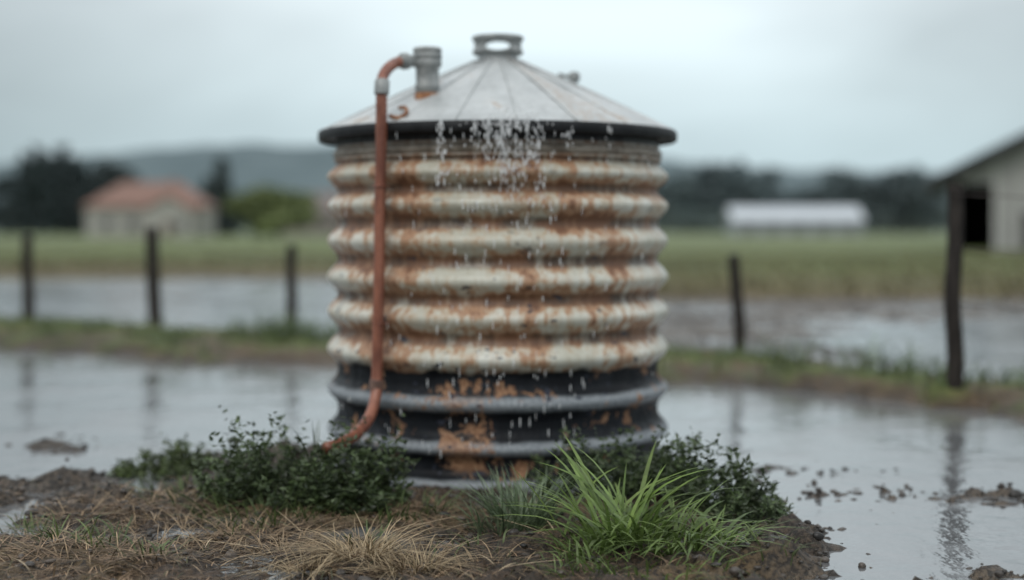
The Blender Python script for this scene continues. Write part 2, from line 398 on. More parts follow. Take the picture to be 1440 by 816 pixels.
# ------------------------------------------------------------------ vegetation builders
def leafmat(name, rough=.5, trans=True):
    s = NT(name); c = s.attr('Col', 'Color')
    f = s.noise(s.obj(), 30, 3, .5); c2 = s.mix(s.ss(f, .3, .7, 0, .35), c, (.02, .025, .012))
    s.fin(c2, rough)
    if trans:
        tr = s.n.new('ShaderNodeBsdfTranslucent'); s.l.new(c2, tr.inputs[0])
        mx = s.n.new('ShaderNodeMixShader'); mx.inputs[0].default_value = .25
        s.l.new(s.b.outputs[0], mx.inputs[1]); s.l.new(tr.outputs[0], mx.inputs[2])
        s.l.new(mx.outputs[0], s.n['Material Output'].inputs[0])
    return s.m
LM = leafmat('leaf_mat')
DM = leafmat('dry_mat', .7, False)
def blades(name, x, y, h, w, az, lean, droop, col, mat, seg=5, z0=None, sink=.01, parent=None):
    n = len(x); x = np.asarray(x); y = np.asarray(y)
    z = H(x, y)-sink if z0 is None else z0
    t = np.linspace(0, 1, seg+1)[None]
    hor = h[:, None]*(lean[:, None]*t+droop[:, None]*t**2.2)
    ver = h[:, None]*(t-.55*droop[:, None]*t**2.6)
    dx = np.cos(az)[:, None]; dy = np.sin(az)[:, None]
    px = x[:, None]+dx*hor; py = y[:, None]+dy*hor; pz = z[:, None]+ver
    wa = az+math.pi/2+rng.normal(0, .5, n)
    ww = w[:, None]*np.clip(1.15*(1-t)**.7*(.55+.9*t), .03, 1)*.5
    wx = np.cos(wa)[:, None]*ww; wy = np.sin(wa)[:, None]*ww
    A = np.stack([px-wx, py-wy, pz], -1); B = np.stack([px+wx, py+wy, pz], -1)
    v = np.stack([A, B], 2).reshape(-1, 3)
    b = (np.arange(n)*(seg+1)*2)[:, None]+np.arange(seg)[None]*2
    f = np.stack([b, b+1, b+3, b+2], -1).reshape(-1, 4)
    cc = np.repeat(col[:, None], (seg+1)*2, 1).reshape(-1, 3)
    return mesh_obj(name, v, f, mat, True, parent, cc)
def mixcol(n, a, b, j=.15):
    t = rng.random(n)[:, None]; c = np.array(a)*(1-t)+np.array(b)*t
    return np.clip(c*(1+rng.normal(0, j, (n, 1))), .004, 1)
def tuft(name, cx, cy, rad, n, h, w, c1, c2, lean=.45, droop=.45, mat=None, seg=6):
    a = rng.random(n)*2*math.pi; r = rad*np.sqrt(rng.random(n))
    x = cx+r*np.cos(a); y = cy+r*np.sin(a)
    az = a+rng.normal(0, .7, n)
    hh = h*rng.uniform(.45, 1.1, n)
    return blades(name, x, y, hh, w*rng.uniform(.6, 1.25, n), az, lean*rng.uniform(.1, 1.3, n), droop*rng.uniform(.2, 1.6, n), mixcol(n, c1, c2), mat or LM, seg)
def leaves(name, P, L, Wd, col, mat, up=.5):
    n = len(P); d = rng.normal(0, 1, (n, 3)); d[:, 2] = np.abs(d[:, 2])*up; d /= np.linalg.norm(d, axis=1)[:, None]
    u = rng.normal(0, 1, (n, 3)); s_ = np.cross(d, u); s_ /= np.linalg.norm(s_, axis=1)[:, None]
    nn = np.cross(d, s_); L = L[:, None]; Wd = Wd[:, None]
    v = np.stack([P, P+d*L*.45+s_*Wd*.5+nn*Wd*.15, P+d*L, P+d*L*.45-s_*Wd*.5+nn*Wd*.15], 1).reshape(-1, 3)
    f = np.arange(n*4).reshape(n, 4)
    return mesh_obj(name, v, f, mat, False, None, np.repeat(col, 4, 0))
def bush(name, cx, cy, rx, ry, hh, nst, per, L, c1, c2):
    a = rng.random(nst)*2*math.pi; r = np.sqrt(rng.random(nst))
    bx = cx+rx*r*np.cos(a); by = cy+ry*r*np.sin(a)
    sh = hh*(1-.55*r**2)*rng.uniform(.35, 1.3, nst)*(.35+1.3*fbm(bx*6, by*6, 77))
    ox = rng.normal(0, .35, nst)+.3*(bx-cx)/rx; oy = rng.normal(0, .35, nst)+.3*(by-cy)/ry
    z0 = H(bx, by)
    t = rng.random((nst, per))**.7
    P = np.stack([bx[:, None]+ox[:, None]*sh[:, None]*t, by[:, None]+oy[:, None]*sh[:, None]*t, z0[:, None]+sh[:, None]*t], -1)
    P += rng.normal(0, .010, P.shape)
    P = P.reshape(-1, 3); n = len(P)
    col = mixcol(n, c1, c2, .2)*(.5+1.0*np.repeat(rng.random(nst), per)[:, None])
    return leaves(name, P, L*rng.uniform(.6, 1.3, n), L*.5*rng.uniform(.7, 1.2, n), col, LM)
BD1, BD2 = (.036, .058, .024), (.10, .14, .058)
bush('weed_bush', -1.06, 6.98, .44, .24, .35, 160, 32, .040, BD1, BD2)
bush('weed_bush', -.76, 6.85, .26, .2, .26, 75, 28, .040, BD1, BD2)
bush('weed_bush', .55, 7.1, .42, .18, .27, 120, 30, .038, BD1, BD2)
bush('weed_bush', .95, 6.85, .30, .25, .29, 110, 30, .038, BD1, BD2)
bush('weed_bush', 1.12, 6.6, .16, .16, .17, 60, 26, .032, BD1, BD2)
bush('weed_bush', -1.93, 7.85, .28, .18, .16, 90, 26, .036, (.05, .075, .03), (.11, .145, .05))
for cx, cy, hgt in [(-.98, 7.05, .5), (-.90, 7.0, .42), (-1.06, 6.95, .40), (.70, 7.2, .34)]:
    tuft('weed_stem', cx, cy, .05, 9, hgt, .012, BD1, (.10, .13, .06), .3, .4)
tuft('green_weed', -1.15, 6.72, .34, 220, .17, .012, (.055, .085, .03), (.12, .165, .055), .8, .6)
tuft('green_weed', -.55, 6.72, .26, 120, .13, .012, (.055, .085, .03), (.12, .165, .055), .8, .6)
tuft('green_weed', -1.6, 7.1, .28, 130, .13, .012, (.055, .085, .03), (.12, .165, .055), .8, .6)
g1, g2 = (.095, .15, .036), (.20, .29, .078)
tuft('grass_clump', .46, 5.95, .15, 100, .34, .026, g1, g2, .6, .7)
tuft('grass_clump', .68, 5.9, .22, 110, .24, .022, g1, g2, .8, .9)
tuft('grass_clump', .30, 5.8, .12, 60, .18, .018, g1, g2, .7, .7)
tuft('grass_clump', .86, 6.15, .16, 60, .22, .020, g1, g2, .8, .8)
tuft('grass_clump', .50, 5.6, .35, 170, .12, .012, g1, g2, .7, .7)
nb = 26
blades('tall_grass', rng.normal(.46, .09, nb), rng.normal(5.95, .06, nb), rng.uniform(.34, .52, nb), rng.uniform(.028, .040, nb),
       np.where(rng.random(nb) < .55, rng.normal(2.6, .4, nb), rng.normal(.4, .5, nb)), rng.uniform(.1, .6, nb), rng.uniform(.15, .7, nb), mixcol(nb, (.15, .24, .05), (.26, .36, .10)), LM, 8)
tuft('spiky_weed', .05, 6.45, .13, 220, .27, .012, (.10, .15, .08), (.20, .26, .15), .6, .35)
tuft('spiky_weed', -.02, 6.38, .16, 120, .17, .010, (.09, .13, .07), (.17, .22, .12), .8, .4)
for cx, cy, n, hgt in [(-1.95, 6.15, 50, .16), (-1.72, 6.0, 36, .13), (-2.2, 6.4, 46, .12), (-1.45, 5.75, 24, .12), (-.62, 6.1, 30, .15), (-.35, 5.75, 12, .12), (-1.2, 6.3, 16, .1), (-.15, 6.0, 14, .1), (1.0, 5.6, 30, .1), (.2, 5.55, 30, .1)]:
    tuft('small_weed', cx, cy, .12, n, hgt, .011, (.06, .085, .03), (.15, .20, .065), .7, .6)
dc1, dc2 = (.21, .145, .08), (.47, .36, .22)
tuft('dry_grass_tussock', -.62, 5.80, .12, 300, .20, .007, dc1, dc2, 1.0, 1.1, DM)
tuft('dry_grass_tussock', -.40, 5.66, .10, 200, .15, .007, dc1, dc2, 1.3, 1.0, DM)
tuft('dry_grass_tussock', -.80, 5.62, .10, 140, .13, .007, dc1, dc2, 1.3, 1.0, DM)
dd1, dd2 = (.14, .09, .052), (.36, .255, .15)
for cx, cy, r_, n_ in [(-1.50, 6.35, .25, 170), (-2.0, 6.55, .25, 150), (-1.35, 5.85, .25, 110), (-1.1, 6.2, .25, 150), (-1.75, 5.7, .25, 120), (-.95, 5.9, .2, 110), (-1.7, 6.8, .25, 120), (-.1, 5.6, .2, 50)]:
    tuft('dry_grass_tussock', cx, cy, r_, n_, .11, .007, dd1, dd2, 1.9, 1.1, DM)
n = 46000
x = rng.uniform(-3.2, 1.0, n); y = rng.uniform(4.8, 7.4, n)
zn = fbm(x*1.8, y*2.4, 91); p = sm(zn, .36, .60)*np.where(x > -.3, .22, 1)*np.where(y > 6.9, .4, 1)
k = rng.random(n) < p; x, y = x[k], y[k]; hh = H(x, y); k = hh > .006; x, y = x[k], y[k]; n = len(x)
cl = mixcol(n, (.085, .048, .030), (.36, .24, .145), .4)
blades('straw_litter', x, y, rng.uniform(.012, .045, n), rng.uniform(.003, .008, n), rng.random(n)*6.28, rng.uniform(1.5, 5, n), rng.uniform(.2, 1.2, n), cl, DM, 4)
n = 110
x = rng.uniform(-2.6, 0.2, n); y = rng.uniform(5.4, 6.9, n)
blades('straw_stalks', x, y, rng.uniform(.03, .07, n), rng.uniform(.006, .010, n), rng.random(n)*6.28, rng.uniform(2, 6, n), rng.uniform(.2, 1.0, n), mixcol(n, (.25, .18, .11), (.50, .39, .25)), DM, 6, sink=-.005)
n = 3600
x = rng.uniform(-3.2, 1.3, n); y = rng.uniform(4.8, 8.8, n); k = (H(x, y) > .012) & ((x-TX)**2+(y-TY)**2 > 1.02); x, y = x[k], y[k]; n = len(x)
blades('sparse_grass', x, y, rng.uniform(.02, .07, n), rng.uniform(.003, .007, n), rng.random(n)*6.28, rng.uniform(.3, 1.2, n), rng.uniform(.2, 1, n), mixcol(n, (.05, .06, .025), (.13, .13, .06), .2), LM, 4)
n = 90000
x = rng.uniform(-13, 9, n); y = rng.uniform(7.5, 23, n)
_, g, stw, _, _, bmk, _ = zones(x, y)
cl = fbm(x*1.6, y*1.6, 73)
k = (rng.random(n) < g*sm(cl, .28, .55)) & (bmk > .15); xb, yb = x[k], y[k]; nb = len(xb)
tall = sm(fbm(xb*.9, yb*.9, 71), .35, .7)
blades('berm_grass', xb, yb, rng.uniform(.07, .19, nb)*(.5+1.8*tall), rng.uniform(.010, .020, nb), rng.random(nb)*6.28, rng.uniform(.1, .8, nb), rng.uniform(.1, .8, nb), mixcol(nb, (.040, .070, .018), (.105, .155, .040), .25), LM, 3)
k = (rng.random(n) < .25) & (bmk > .1); xb, yb = x[k], y[k]; nb = len(xb)
blades('berm_dry_grass', xb, yb, rng.uniform(.03, .10, nb), rng.uniform(.008, .016, nb), rng.random(nb)*6.28, rng.uniform(.4, 1.6, nb), rng.uniform(.3, 1, nb), mixcol(nb, (.07, .038, .02), (.18, .105, .055), .25), DM, 3)
n = 26000
x = rng.uniform(-24, 24, n); y = 26+rng.random(n)**1.5*40
k = zones(x, y)[6] > .4; x, y = x[k], y[k]; n = len(x)
blades('field_grass', x, y, rng.uniform(.08, .25, n), rng.uniform(.03, .06, n), rng.random(n)*6.28, rng.uniform(.1, .8, n), rng.uniform(.1, .8, n), mixcol(n, (.085, .075, .03), (.165, .145, .062), .2), DM, 3)

# ------------------------------------------------------------------ gravel
def stones(name, x, y, r, mat, lift=.25, c1=(.015, .013, .011), c2=(.09, .073, .06)):
    bm = bmesh.new(); bmesh.ops.create_icosphere(bm, subdivisions=2, radius=1)
    bv = np.array([v.co[:] for v in bm.verts]); bf = np.array([[v.index for v in f.verts] for f in bm.faces]); bm.free()
    n = len(x)
    ph = rng.random((n, 1, 3))*6.28
    d = 1+.18*np.sin(bv[None]*2.6+ph).sum(-1)
    sc = rng.uniform(.65, 1.25, (n, 1, 3)); sc[..., 2] *= .65
    v = bv[None]*d[..., None]*sc*r[:, None, None]
    a = rng.random(n)*6.28; ca, sa = np.cos(a)[:, None], np.sin(a)[:, None]
    v = np.stack([v[..., 0]*ca-v[..., 1]*sa, v[..., 0]*sa+v[..., 1]*ca, v[..., 2]], -1)
    v += np.stack([x, y, np.maximum(H(x, y), -.012)+r*lift], -1)[:, None]
    f = bf[None]+(np.arange(n)*len(bv))[:, None, None]
    cc = np.repeat(mixcol(n, c1, c2, .35), len(bv), 0)
    return mesh_obj(name, v.reshape(-1, 3), f.reshape(-1, 3), mat, True, None, cc)
s = NT('stone_mat'); f = s.noise(s.obj(), 60, 5, .6); s.bump(f, .4, .004)
stm = s.fin(s.mix(s.ss(f, .3, .7, 0, .4), s.attr('Col', 'Color'), (.02, .017, .015)), .45)
n = 24000
x = rng.uniform(-4.4, 4.6, n); y = rng.uniform(4.9, 9.8, n)
hh, _, _, gv, isl, _, _ = zones(x, y)
edge = np.exp(-((hh+.006)/.022)**2)
p = np.clip(edge*.45+np.clip(gv, 0, 1)*sm(hh, -.02, .02)*.9+isl*.12+gv*.14, 0, 1)
k = (rng.random(n) < p) & ((x-TX)**2+(y-TY)**2 > 1.05)
x, y = x[k], y[k]; n = len(x)
stones('gravel', x, y, .005+.016*rng.random(n)**2.5+.013*(rng.random(n) > .965), stm)
n = 3500
x = rng.uniform(-9, 12, n); y = rng.uniform(11, 26, n); hh, _, _, gv, _, _, fl = zones(x, y)
k = (hh > -.01) & (gv > .3) & (fl < .3); x, y = x[k], y[k]; n = len(x)
stones('track_gravel', x, y, rng.uniform(.012, .035, n), stm)

# ------------------------------------------------------------------ fence
wood = simple('old_post_mat', (.010, .008, .007), (.034, .028, .024), 30, .75, 0, .6, .01, (1, 1, .15), spec=.25)
wire = simple('wire_mat', (.06, .05, .045), (.14, .12, .11), 20, .5, .6)
fence = empty('wire_fence')
posts = [(-6.92, 20.3, 1.27, .085, .02), (-4.90, 19.6, 1.44, .10, -.06), (-2.87, 18.4, 1.20, .075, .03), (-.2, 16.9, 1.25, .08, .02), (2.47, 15.2, 1.08, .07, -.09), (3.40, 10.96, 1.55, .068, .01), (4.9, 9.3, 1.5, .07, .02), (-9.3, 21.2, 1.3, .08, .02), (-12, 22.2, 1.3, .08, -.02)]
tops = {}
for i, (x, y, hh, r, ln) in enumerate(posts):
    z0 = float(H(np.array([x]), np.array([y]))[0])-.25
    zb = z0+.25
    jit = [(random.uniform(-.018, .018), random.uniform(-.018, .018)) for _ in range(5)]
    pts_ = [(x+ln*k/4+jit[k][0], y+jit[k][1], z0+(hh+.25)*k/4) for k in range(5)]
    tube('fence_post_%d' % (i+1), pts_, lambda u, r=r: r*(1.05-.18*u), wood, fence, 12, 5)
    tops[i] = (x, y, zb, hh, ln)
order = [8, 7, 0, 1, 2, 3, 4]
for fr in (.35, .62, .88):
    for a, b in zip(order[:-1], order[1:]):
        A = tops[a]; B = tops[b]
        pa = Vector((A[0]+A[4]*fr, A[1]-.07, A[2]+A[3]*fr)); pb = Vector((B[0]+B[4]*fr, B[1]-.07, B[2]+B[3]*fr))
        mid = (pa+pb)/2-Vector((0, 0, .035))
        tube('wire_%d_%d' % (a, int(fr*100)), [pa, mid, pb], .006, wire, fence, 6, 4)
for fr in (.4, .68, .95):
    A = tops[5]; B = tops[6]
    tube('wire_g_%d' % int(fr*100), [(A[0], A[1]-.05, A[2]+A[3]*fr), ((A[0]+B[0])/2, (A[1]+B[1])/2, A[2]+1.5*fr-.04), (B[0], B[1], B[2]+B[3]*fr)], .004, wire, fence, 6, 4)

# ------------------------------------------------------------------ buildings
def gable_roof(name, x0, x1, y0, y1, ze, zr, mat, parent, axis='x', th=.18, hip=0):
    if axis == 'x':
        ym = (y0+y1)/2
        v = [(x0, y0, ze), (x1, y0, ze), (x1, y1, ze), (x0, y1, ze), (x0+hip, ym, zr), (x1-hip, ym, zr)]
        f = [(0, 1, 5, 4), (2, 3, 4, 5), (1, 2, 5), (3, 0, 4)]
    else:
        xm = (x0+x1)/2
        v = [(x0, y0, ze), (x1, y0, ze), (x1, y1, ze), (x0, y1, ze), (xm, y0+hip, zr), (xm, y1-hip, zr)]
        f = [(0, 4, 5, 3), (1, 2, 5, 4), (0, 1, 4), (2, 3, 5)]
    if not hip: f = f[:2]
    o = mesh_obj(name, v, f, mat, False, parent)
    m = o.modifiers.new('s', 'SOLIDIFY'); m.thickness = th; m.offset = -1
    return o
plaster = simple('cream_wall_mat', (.29, .285, .26), (.37, .36, .33), 1.2, .85)
tile = simple('terracotta_roof_mat', (.18, .105, .083), (.25, .15, .118), 1.5, .8, 0, .5, .05)
glass = simple('window_glass_mat', (.03, .035, .04), (.06, .07, .08), 1, .15)
trimw = simple('white_trim_mat', (.45, .45, .43), (.55, .55, .53), 2, .6)
door = simple('door_mat', (.10, .07, .05), (.15, .10, .07), 2, .6)
def house(name, cx, cy, w, d, hw, hr, roof, wall, rot=0, wing=True, hip=4):
    e = empty(name, (cx, cy, .05), rot)
    x0, x1, y0, y1 = -w/2, w/2, -d/2, d/2
    nwin = 4; ww = 1.3; gap = (w-nwin*ww)/(nwin+1); xs = x0
    box('wall_base', (x0, y0, -.1), (x1, y0+.3, 1.0), wall, e)
    box('wall_head', (x0, y0, 2.4), (x1, y0+.3, hw), wall, e)
    for i in range(nwin+1):
        a = x0+i*(gap+ww); box('pier_%d' % i, (a, y0, 1.0), (a+gap, y0+.3, 2.4), wall, e)
        if i < nwin:
            box('window_%d' % i, (a+gap, y0+.14, 1.0), (a+gap+ww, y0+.18, 2.4), glass, e)
            box('mullion_%d' % i, (a+gap+ww/2-.04, y0+.06, 1.0), (a+gap+ww/2+.04, y0+.135, 2.4), trimw, e)
            box('sill_%d' % i, (a+gap-.1, y0-.1, .92), (a+gap+ww+.1, y0-.003, 1.0), trimw, e)
    box('wall_back', (x0, y1-.3, -.1), (x1, y1, hw), wall, e)
    box('wall_side_a', (x0, y0+.3, -.1), (x0+.3, y1-.3, hw), wall, e)
    box('wall_side_b', (x1-.3, y0+.3, -.1), (x1, y1-.3, hw), wall, e)
    gable_roof('roof', x0-.5, x1+.5, y0-.5, y1+.5, hw+.003, hw+hr, roof, e, 'x', hip=hip)
    box('chimney', (w*.16, -.4, hw+hr*.5), (w*.16+.7, .4, hw+hr+.5), tile, e)
    if wing:
        a, b = w*.02, w*.42
        box('wing_front', (a, y0-3.2, -.1), (b, y0-3.0, hw-.4), wall, e)
        box('wing_left', (a, y0-3.0, -.1), (a+.25, y0-.003, hw-.4), wall, e)
        box('wing_right', (b-.25, y0-3.0, -.1), (b, y0-.003, hw-.4), wall, e)
        mesh_obj('wing_gable', [(a, y0-3.1, hw-.4), (b, y0-3.1, hw-.4), ((a+b)/2, y0-3.1, hw+1.4)], [(0, 1, 2)], wall, False, e)
        gable_roof('wing_roof', a-.3, b+.3, y0-3.5, y0+2.5, hw-.5, hw+1.55, roof, e, 'y')
        box('wing_door', ((a+b)/2-.5, y0-3.25, 0), ((a+b)/2+.5, y0-3.203, 2.1), door, e)
        box('wing_window', ((a+b)/2+1.0, y0-3.25, 1.0), ((a+b)/2+2.2, y0-3.203, 2.2), glass, e)
    return e
house('farmhouse', -50.6, 200, 16.2, 10, 4.2, 3.5, tile, plaster, R(4), True, 4.5)
slate = simple('brown_roof_mat', (.14, .12, .115), (.20, .17, .155), 1.5, .8)
house('cottage', -30.6, 228, 13, 9, 3.6, 3.4, slate, simple('tan_wall_mat', (.20, .175, .155), (.26, .225, .20), 1, .85), 0, False, 1.5)

shed = empty('long_white_shed', (45.8, 232, .05), R(-2))
wh = simple('white_sheet_mat', (.44, .475, .51), (.54, .575, .61), .5, .5, 0, .2, .02, (8, 1, 1))
gw = simple('grey_sheet_mat', (.24, .26, .28), (.32, .34, .36), .5, .6, 0, .2, .02, (8, 1, 1))
box('wall_front', (-10.2, -5, -.1), (10.2, -4.8, 2.6), gw, shed); box('wall_back', (-10.2, 4.8, -.1), (10.2, 5, 2.6), gw, shed)
for sx in (-1, 1):
    x0 = -10.2 if sx < 0 else 10.0
    mesh_obj('end_wall', [(x0, -4.8, -.1), (x0, 4.8, -.1), (x0, 4.8, 2.6), (x0, 0, 4.6), (x0, -4.8, 2.6)], [(0, 1, 2, 3, 4)], gw, False, shed)
gable_roof('roof', -10.6, 10.6, -5.6, 5.6, 2.45, 4.7, wh, shed, 'x', .15)
bay = simple('bay', (.12, .13, .14), (.2, .21, .22), 1, .6)
for i in range(5): box('bay_door_%d' % i, (-9+i*4, -5.06, 0), (-6.8+i*4, -5.003, 2.2), bay, shed)

BX, BY = 24.4, 78
barn = empty('farm_barn', (BX, BY, .05), R(-18.5))
s = NT('barn_cladding_mat'); ob = s.obj(); xx = s.sep(ob)[0]
rib = s.math('SINE', s.math('MULTIPLY', xx, 21.0)); nf = s.noise(s.mapv(ob, (1, 1, .2)), 2.5, 5, .6)
s.bump(rib, .5, .04); clad = s.fin(s.mix(s.ss(nf, .3, .7), (.27, .268, .255), (.37, .368, .355)), .6)
dkroof = simple('barn_roof_mat', (.022, .025, .028), (.045, .048, .052), 2, .6, 0, spec=.3)
dkin = simple('barn_interior_mat', (.02, .019, .018), (.04, .037, .034), 2, .8)
sl = .5
def rz(x): return 4.1+x*sl if x < 9 else 4.1+9*sl-(x-9)*sl
ft = [(2.0, 0, -.1), (18, 0, -.1), (18, 0, rz(18)), (9, 0, rz(9)), (2.0, 0, rz(2.0))]
o = mesh_obj('front_wall', ft, [(0, 1, 2, 3, 4)], clad, False, barn); m = o.modifiers.new('s', 'SOLIDIFY'); m.thickness = .15; m.offset = -1
mesh_obj('door_head', [(.0, .02, 3.7), (2.0, .02, 3.7), (2.0, .02, rz(2)), (0, .02, rz(0))], [(0, 1, 2, 3)], clad, False, barn)
box('bay_post', (-.12, -.1, -.1), (.10, .12, 4.0), dkin, barn)
box('inner_wall', (2.0, .2, -.1), (2.15, 12, 4.8), dkin, barn)
box('back_wall', (-.1, 12, -.1), (18, 12.2, 4.0), dkin, barn)
mesh_obj('back_gable', [(-.1, 12.1, 4.0), (18, 12.1, 4.0), (18, 12.1, 4.05), (9, 12.1, rz(9)), (0, 12.1, 4.05)], [(0, 1, 2, 3, 4)], dkin, False, barn)
box('side_wall', (-.1, .3, -.1), (.05, 12, 4.0), clad, barn)
box('side_wall_far', (17.85, .3, -.1), (18, 12, 4.0), clad, barn)
o = mesh_obj('roof', [(-1.6, -1.2, rz(-1.6)+.1), (9, -1.2, rz(9)+.1), (9, 13, rz(9)+.1), (-1.6, 13, rz(-1.6)+.1), (19.5, -1.2, rz(19.5)+.1), (19.5, 13, rz(19.5)+.1)], [(0, 1, 2, 3), (1, 4, 5, 2)], dkroof, False, barn)
m = o.modifiers.new('s', 'SOLIDIFY'); m.thickness = .45; m.offset = 1
box('personnel_door', (3.4, -.06, 0), (4.4, -.005, 2.1), dkin, barn)
box('window', (6.2, -.06, 1.4), (7.6, -.005, 2.5), glass, barn)
box('corner_trim', (1.93, -.09, 0), (2.12, -.004, rz(2)-.12), trimw, barn)

# ------------------------------------------------------------------ trees
def treemesh(name, specs, col1, col2, leaf=.5, dens=1.0, parent=None, barkc=(.04, .035, .03)):
    VV = []; FF = []; CC = []; off = 0
    LV = []; LC = []
    for (x, y, z, hgt, wid, kind) in specs:
        def limb(p, q, r0, r1, sg=6):
            nonlocal off
            p = np.array(p, float); q = np.array(q, float); d = q-p; d /= np.linalg.norm(d)
            u = np.cross(d, [0.3, .9, .1]); u /= np.linalg.norm(u); w = np.cross(d, u)
            a = np.arange(sg)*2*math.pi/sg
            ring = np.cos(a)[:, None]*u+np.sin(a)[:, None]*w
            VV.append(np.vstack([p+ring*r0, q+ring*r1])); k = np.arange(sg); k2 = (k+1) % sg
            FF.append(np.stack([k, k2, k2+sg, k+sg], 1)+off); off += 2*sg
            CC.append(np.tile(barkc, (2*sg, 1)))
        limb((x, y, z-.2), (x, y, z+hgt*(.9 if kind == 'p' else .55)), hgt*.028, hgt*.008)
        if kind == 'p':
            for k in range(14):
                t = .15+.8*k/14; a = random.random()*6.28; rr = wid*.5*(1-t)
                limb((x, y, z+hgt*t), (x+rr*math.cos(a), y+rr*math.sin(a), z+hgt*t-.1*rr), hgt*.006, hgt*.002, 4)
            n = int(700*dens); t = rng.random(n)**1.25*.92+.08
            layer = .72+.28*np.abs(np.sin(t*22+random.random()*6))
            rr = wid*.5*(1-t)**.85*layer*np.sqrt(rng.random(n))*1.05+.15; a = rng.random(n)*6.28
            rr *= .75+.5*fbm(a*1.1+x, t*7+y, 5)
            Pq = np.stack([x+rr*np.cos(a), y+rr*np.sin(a), z+t*hgt-.12*rr], 1)
            shade = .6+.6*rng.random(n)
        else:
            nc = 16; n = int(800*dens)//nc; Pq = []; shade = []
            for k in range(nc):
                a = random.random()*6.28; u = random.random()**.5; tz = random.uniform(.28, .9)
                env = math.sin(min(1, (tz-.12)/.88)*math.pi)**.6
                c = np.array([x+wid*.38*u*env*math.cos(a), y+wid*.38*u*env*math.sin(a), z+hgt*tz])
                limb((x, y, z+hgt*random.uniform(.25, .5)), c, hgt*.012, hgt*.004, 4)
                q = rng.normal(0, 1, (n, 3)); q /= np.linalg.norm(q, axis=1)[:, None]; q *= rng.random((n, 1))**.4
                Pq.append(c+q*np.array([wid*.19, wid*.19, hgt*.13])*random.uniform(.7, 1.2)); shade.append(np.full(n, random.uniform(.6, 1.25)))
            Pq = np.vstack(Pq); shade = np.concatenate(shade)
        n = len(Pq); d = rng.normal(0, 1, (n, 3)); d /= np.linalg.norm(d, axis=1)[:, None]; u = rng.normal(0, 1, (n, 3))
        s_ = np.cross(d, u); s_ /= np.linalg.norm(s_, axis=1)[:, None]; L = leaf*hgt/12*rng.uniform(.6, 1.4, (n, 1))
        LV.append(np.stack([Pq, Pq+d*L*.5+s_*L*.35, Pq+d*L, Pq+d*L*.5-s_*L*.35], 1).reshape(-1, 3))
        cc = mixcol(n, col1, col2, .12)*shade[:, None]; LC.append(np.repeat(cc, 4, 0))
    lv = np.vstack(LV); lf = np.arange(len(lv)).reshape(-1, 4)+off
    v = np.vstack(VV+[lv]); f = np.vstack(FF+[lf]); c = np.vstack(CC+[np.vstack(LC)])
    return mesh_obj(name, v, f, FM, False, parent, c)
s = NT('foliage_mat'); FM = s.fin(s.attr('Col', 'Color'), .8)
def PX(px, y): return (px-720)/2000*y
def HT(top, y): return 1.37+(320-top)/2000*y-.1
sp = []  # distant belts, hedges and woodland have haze baked into their leaf colours
for px, top in [(-60, 225), (-30, 235), (8, 240), (35, 218), (52, 208), (70, 215), (88, 204), (104, 222), (118, 230), (20, 250), (60, 245), (95, 245), (130, 258), (-90, 230), (-120, 215), (-150, 235), (-190, 225)]:
    y = random.uniform(225, 260); sp.append((PX(px, y), y, 0, HT(top, y), 5.5 if random.random() < .5 else 8, random.choice('pd')))
treemesh('distant_tree_belt', sp, (.022, .036, .038), (.042, .062, .062), .8, 1.1)
sp = []
for px, top in [(140, 232), (155, 220), (170, 226), (184, 244)]:
    y = random.uniform(250, 275); sp.append((PX(px, y), y, 0, HT(top, y), 8, 'd'))
treemesh('distant_tree_belt', sp, (.035, .05, .05), (.065, .085, .083), .8, 1.1)
treemesh('conifer_tree', [(PX(312, 215), 215, 0, HT(225, 215), 6.5, 'p')], (.028, .042, .04), (.05, .07, .066), .9, 2)
treemesh('pine_tree', [(PX(292, 222), 222, 0, HT(252, 222), 5.5, 'p')], (.032, .047, .044), (.055, .075, .068), .9, 1.6)
treemesh('round_shrub_tree', [(PX(390, 120), 120, 0, HT(264, 120), 7.2, 'd')], (.13, .17, .065), (.23, .27, .11), 1.4, 5)
treemesh('round_shrub_tree', [(PX(358, 121), 121, 0, HT(272, 121), 6, 'd')], (.13, .165, .065), (.22, .26, .11), 1.4, 5)
sp = []
for px in range(-200, 480, 13):
    y = random.uniform(262, 285); sp.append((PX(px, y), y, -.5, HT(random.uniform(280, 300), y), 9, 'd'))
treemesh('distant_hedge', sp, (.04, .058, .05), (.07, .095, .08), .9, .35)
sp = []
for px in range(930, 1560, 11):
    top = np.interp(px, [930, 985, 1030, 1060, 1100, 1150, 1190, 1215, 1240, 1270, 1300, 1350, 1560], [242, 232, 220, 230, 256, 252, 230, 238, 262, 226, 242, 256, 240])
    y = random.uniform(330, 380); sp.append((PX(px, y), y, 0, HT(top+random.uniform(-6, 18), y), random.uniform(9, 14), random.choice('ddp')))
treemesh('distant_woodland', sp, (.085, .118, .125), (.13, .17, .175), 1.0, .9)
sp = []
for px in range(920, 1600, 12):
    y = random.uniform(300, 325); sp.append((PX(px, y), y, -.5, HT(random.uniform(280, 300), y), 11, 'd'))
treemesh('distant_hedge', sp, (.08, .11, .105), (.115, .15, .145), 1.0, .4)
sp = []
for px, top in [(1225, 250), (1262, 230), (1290, 240), (1278, 256), (1306, 264)]:
    y = random.uniform(240, 262); sp.append((PX(px, y), y, 0, HT(top, y), 8, 'd'))
treemesh('distant_tree_belt', sp, (.05, .07, .075), (.085, .11, .115), .8, 1.1)

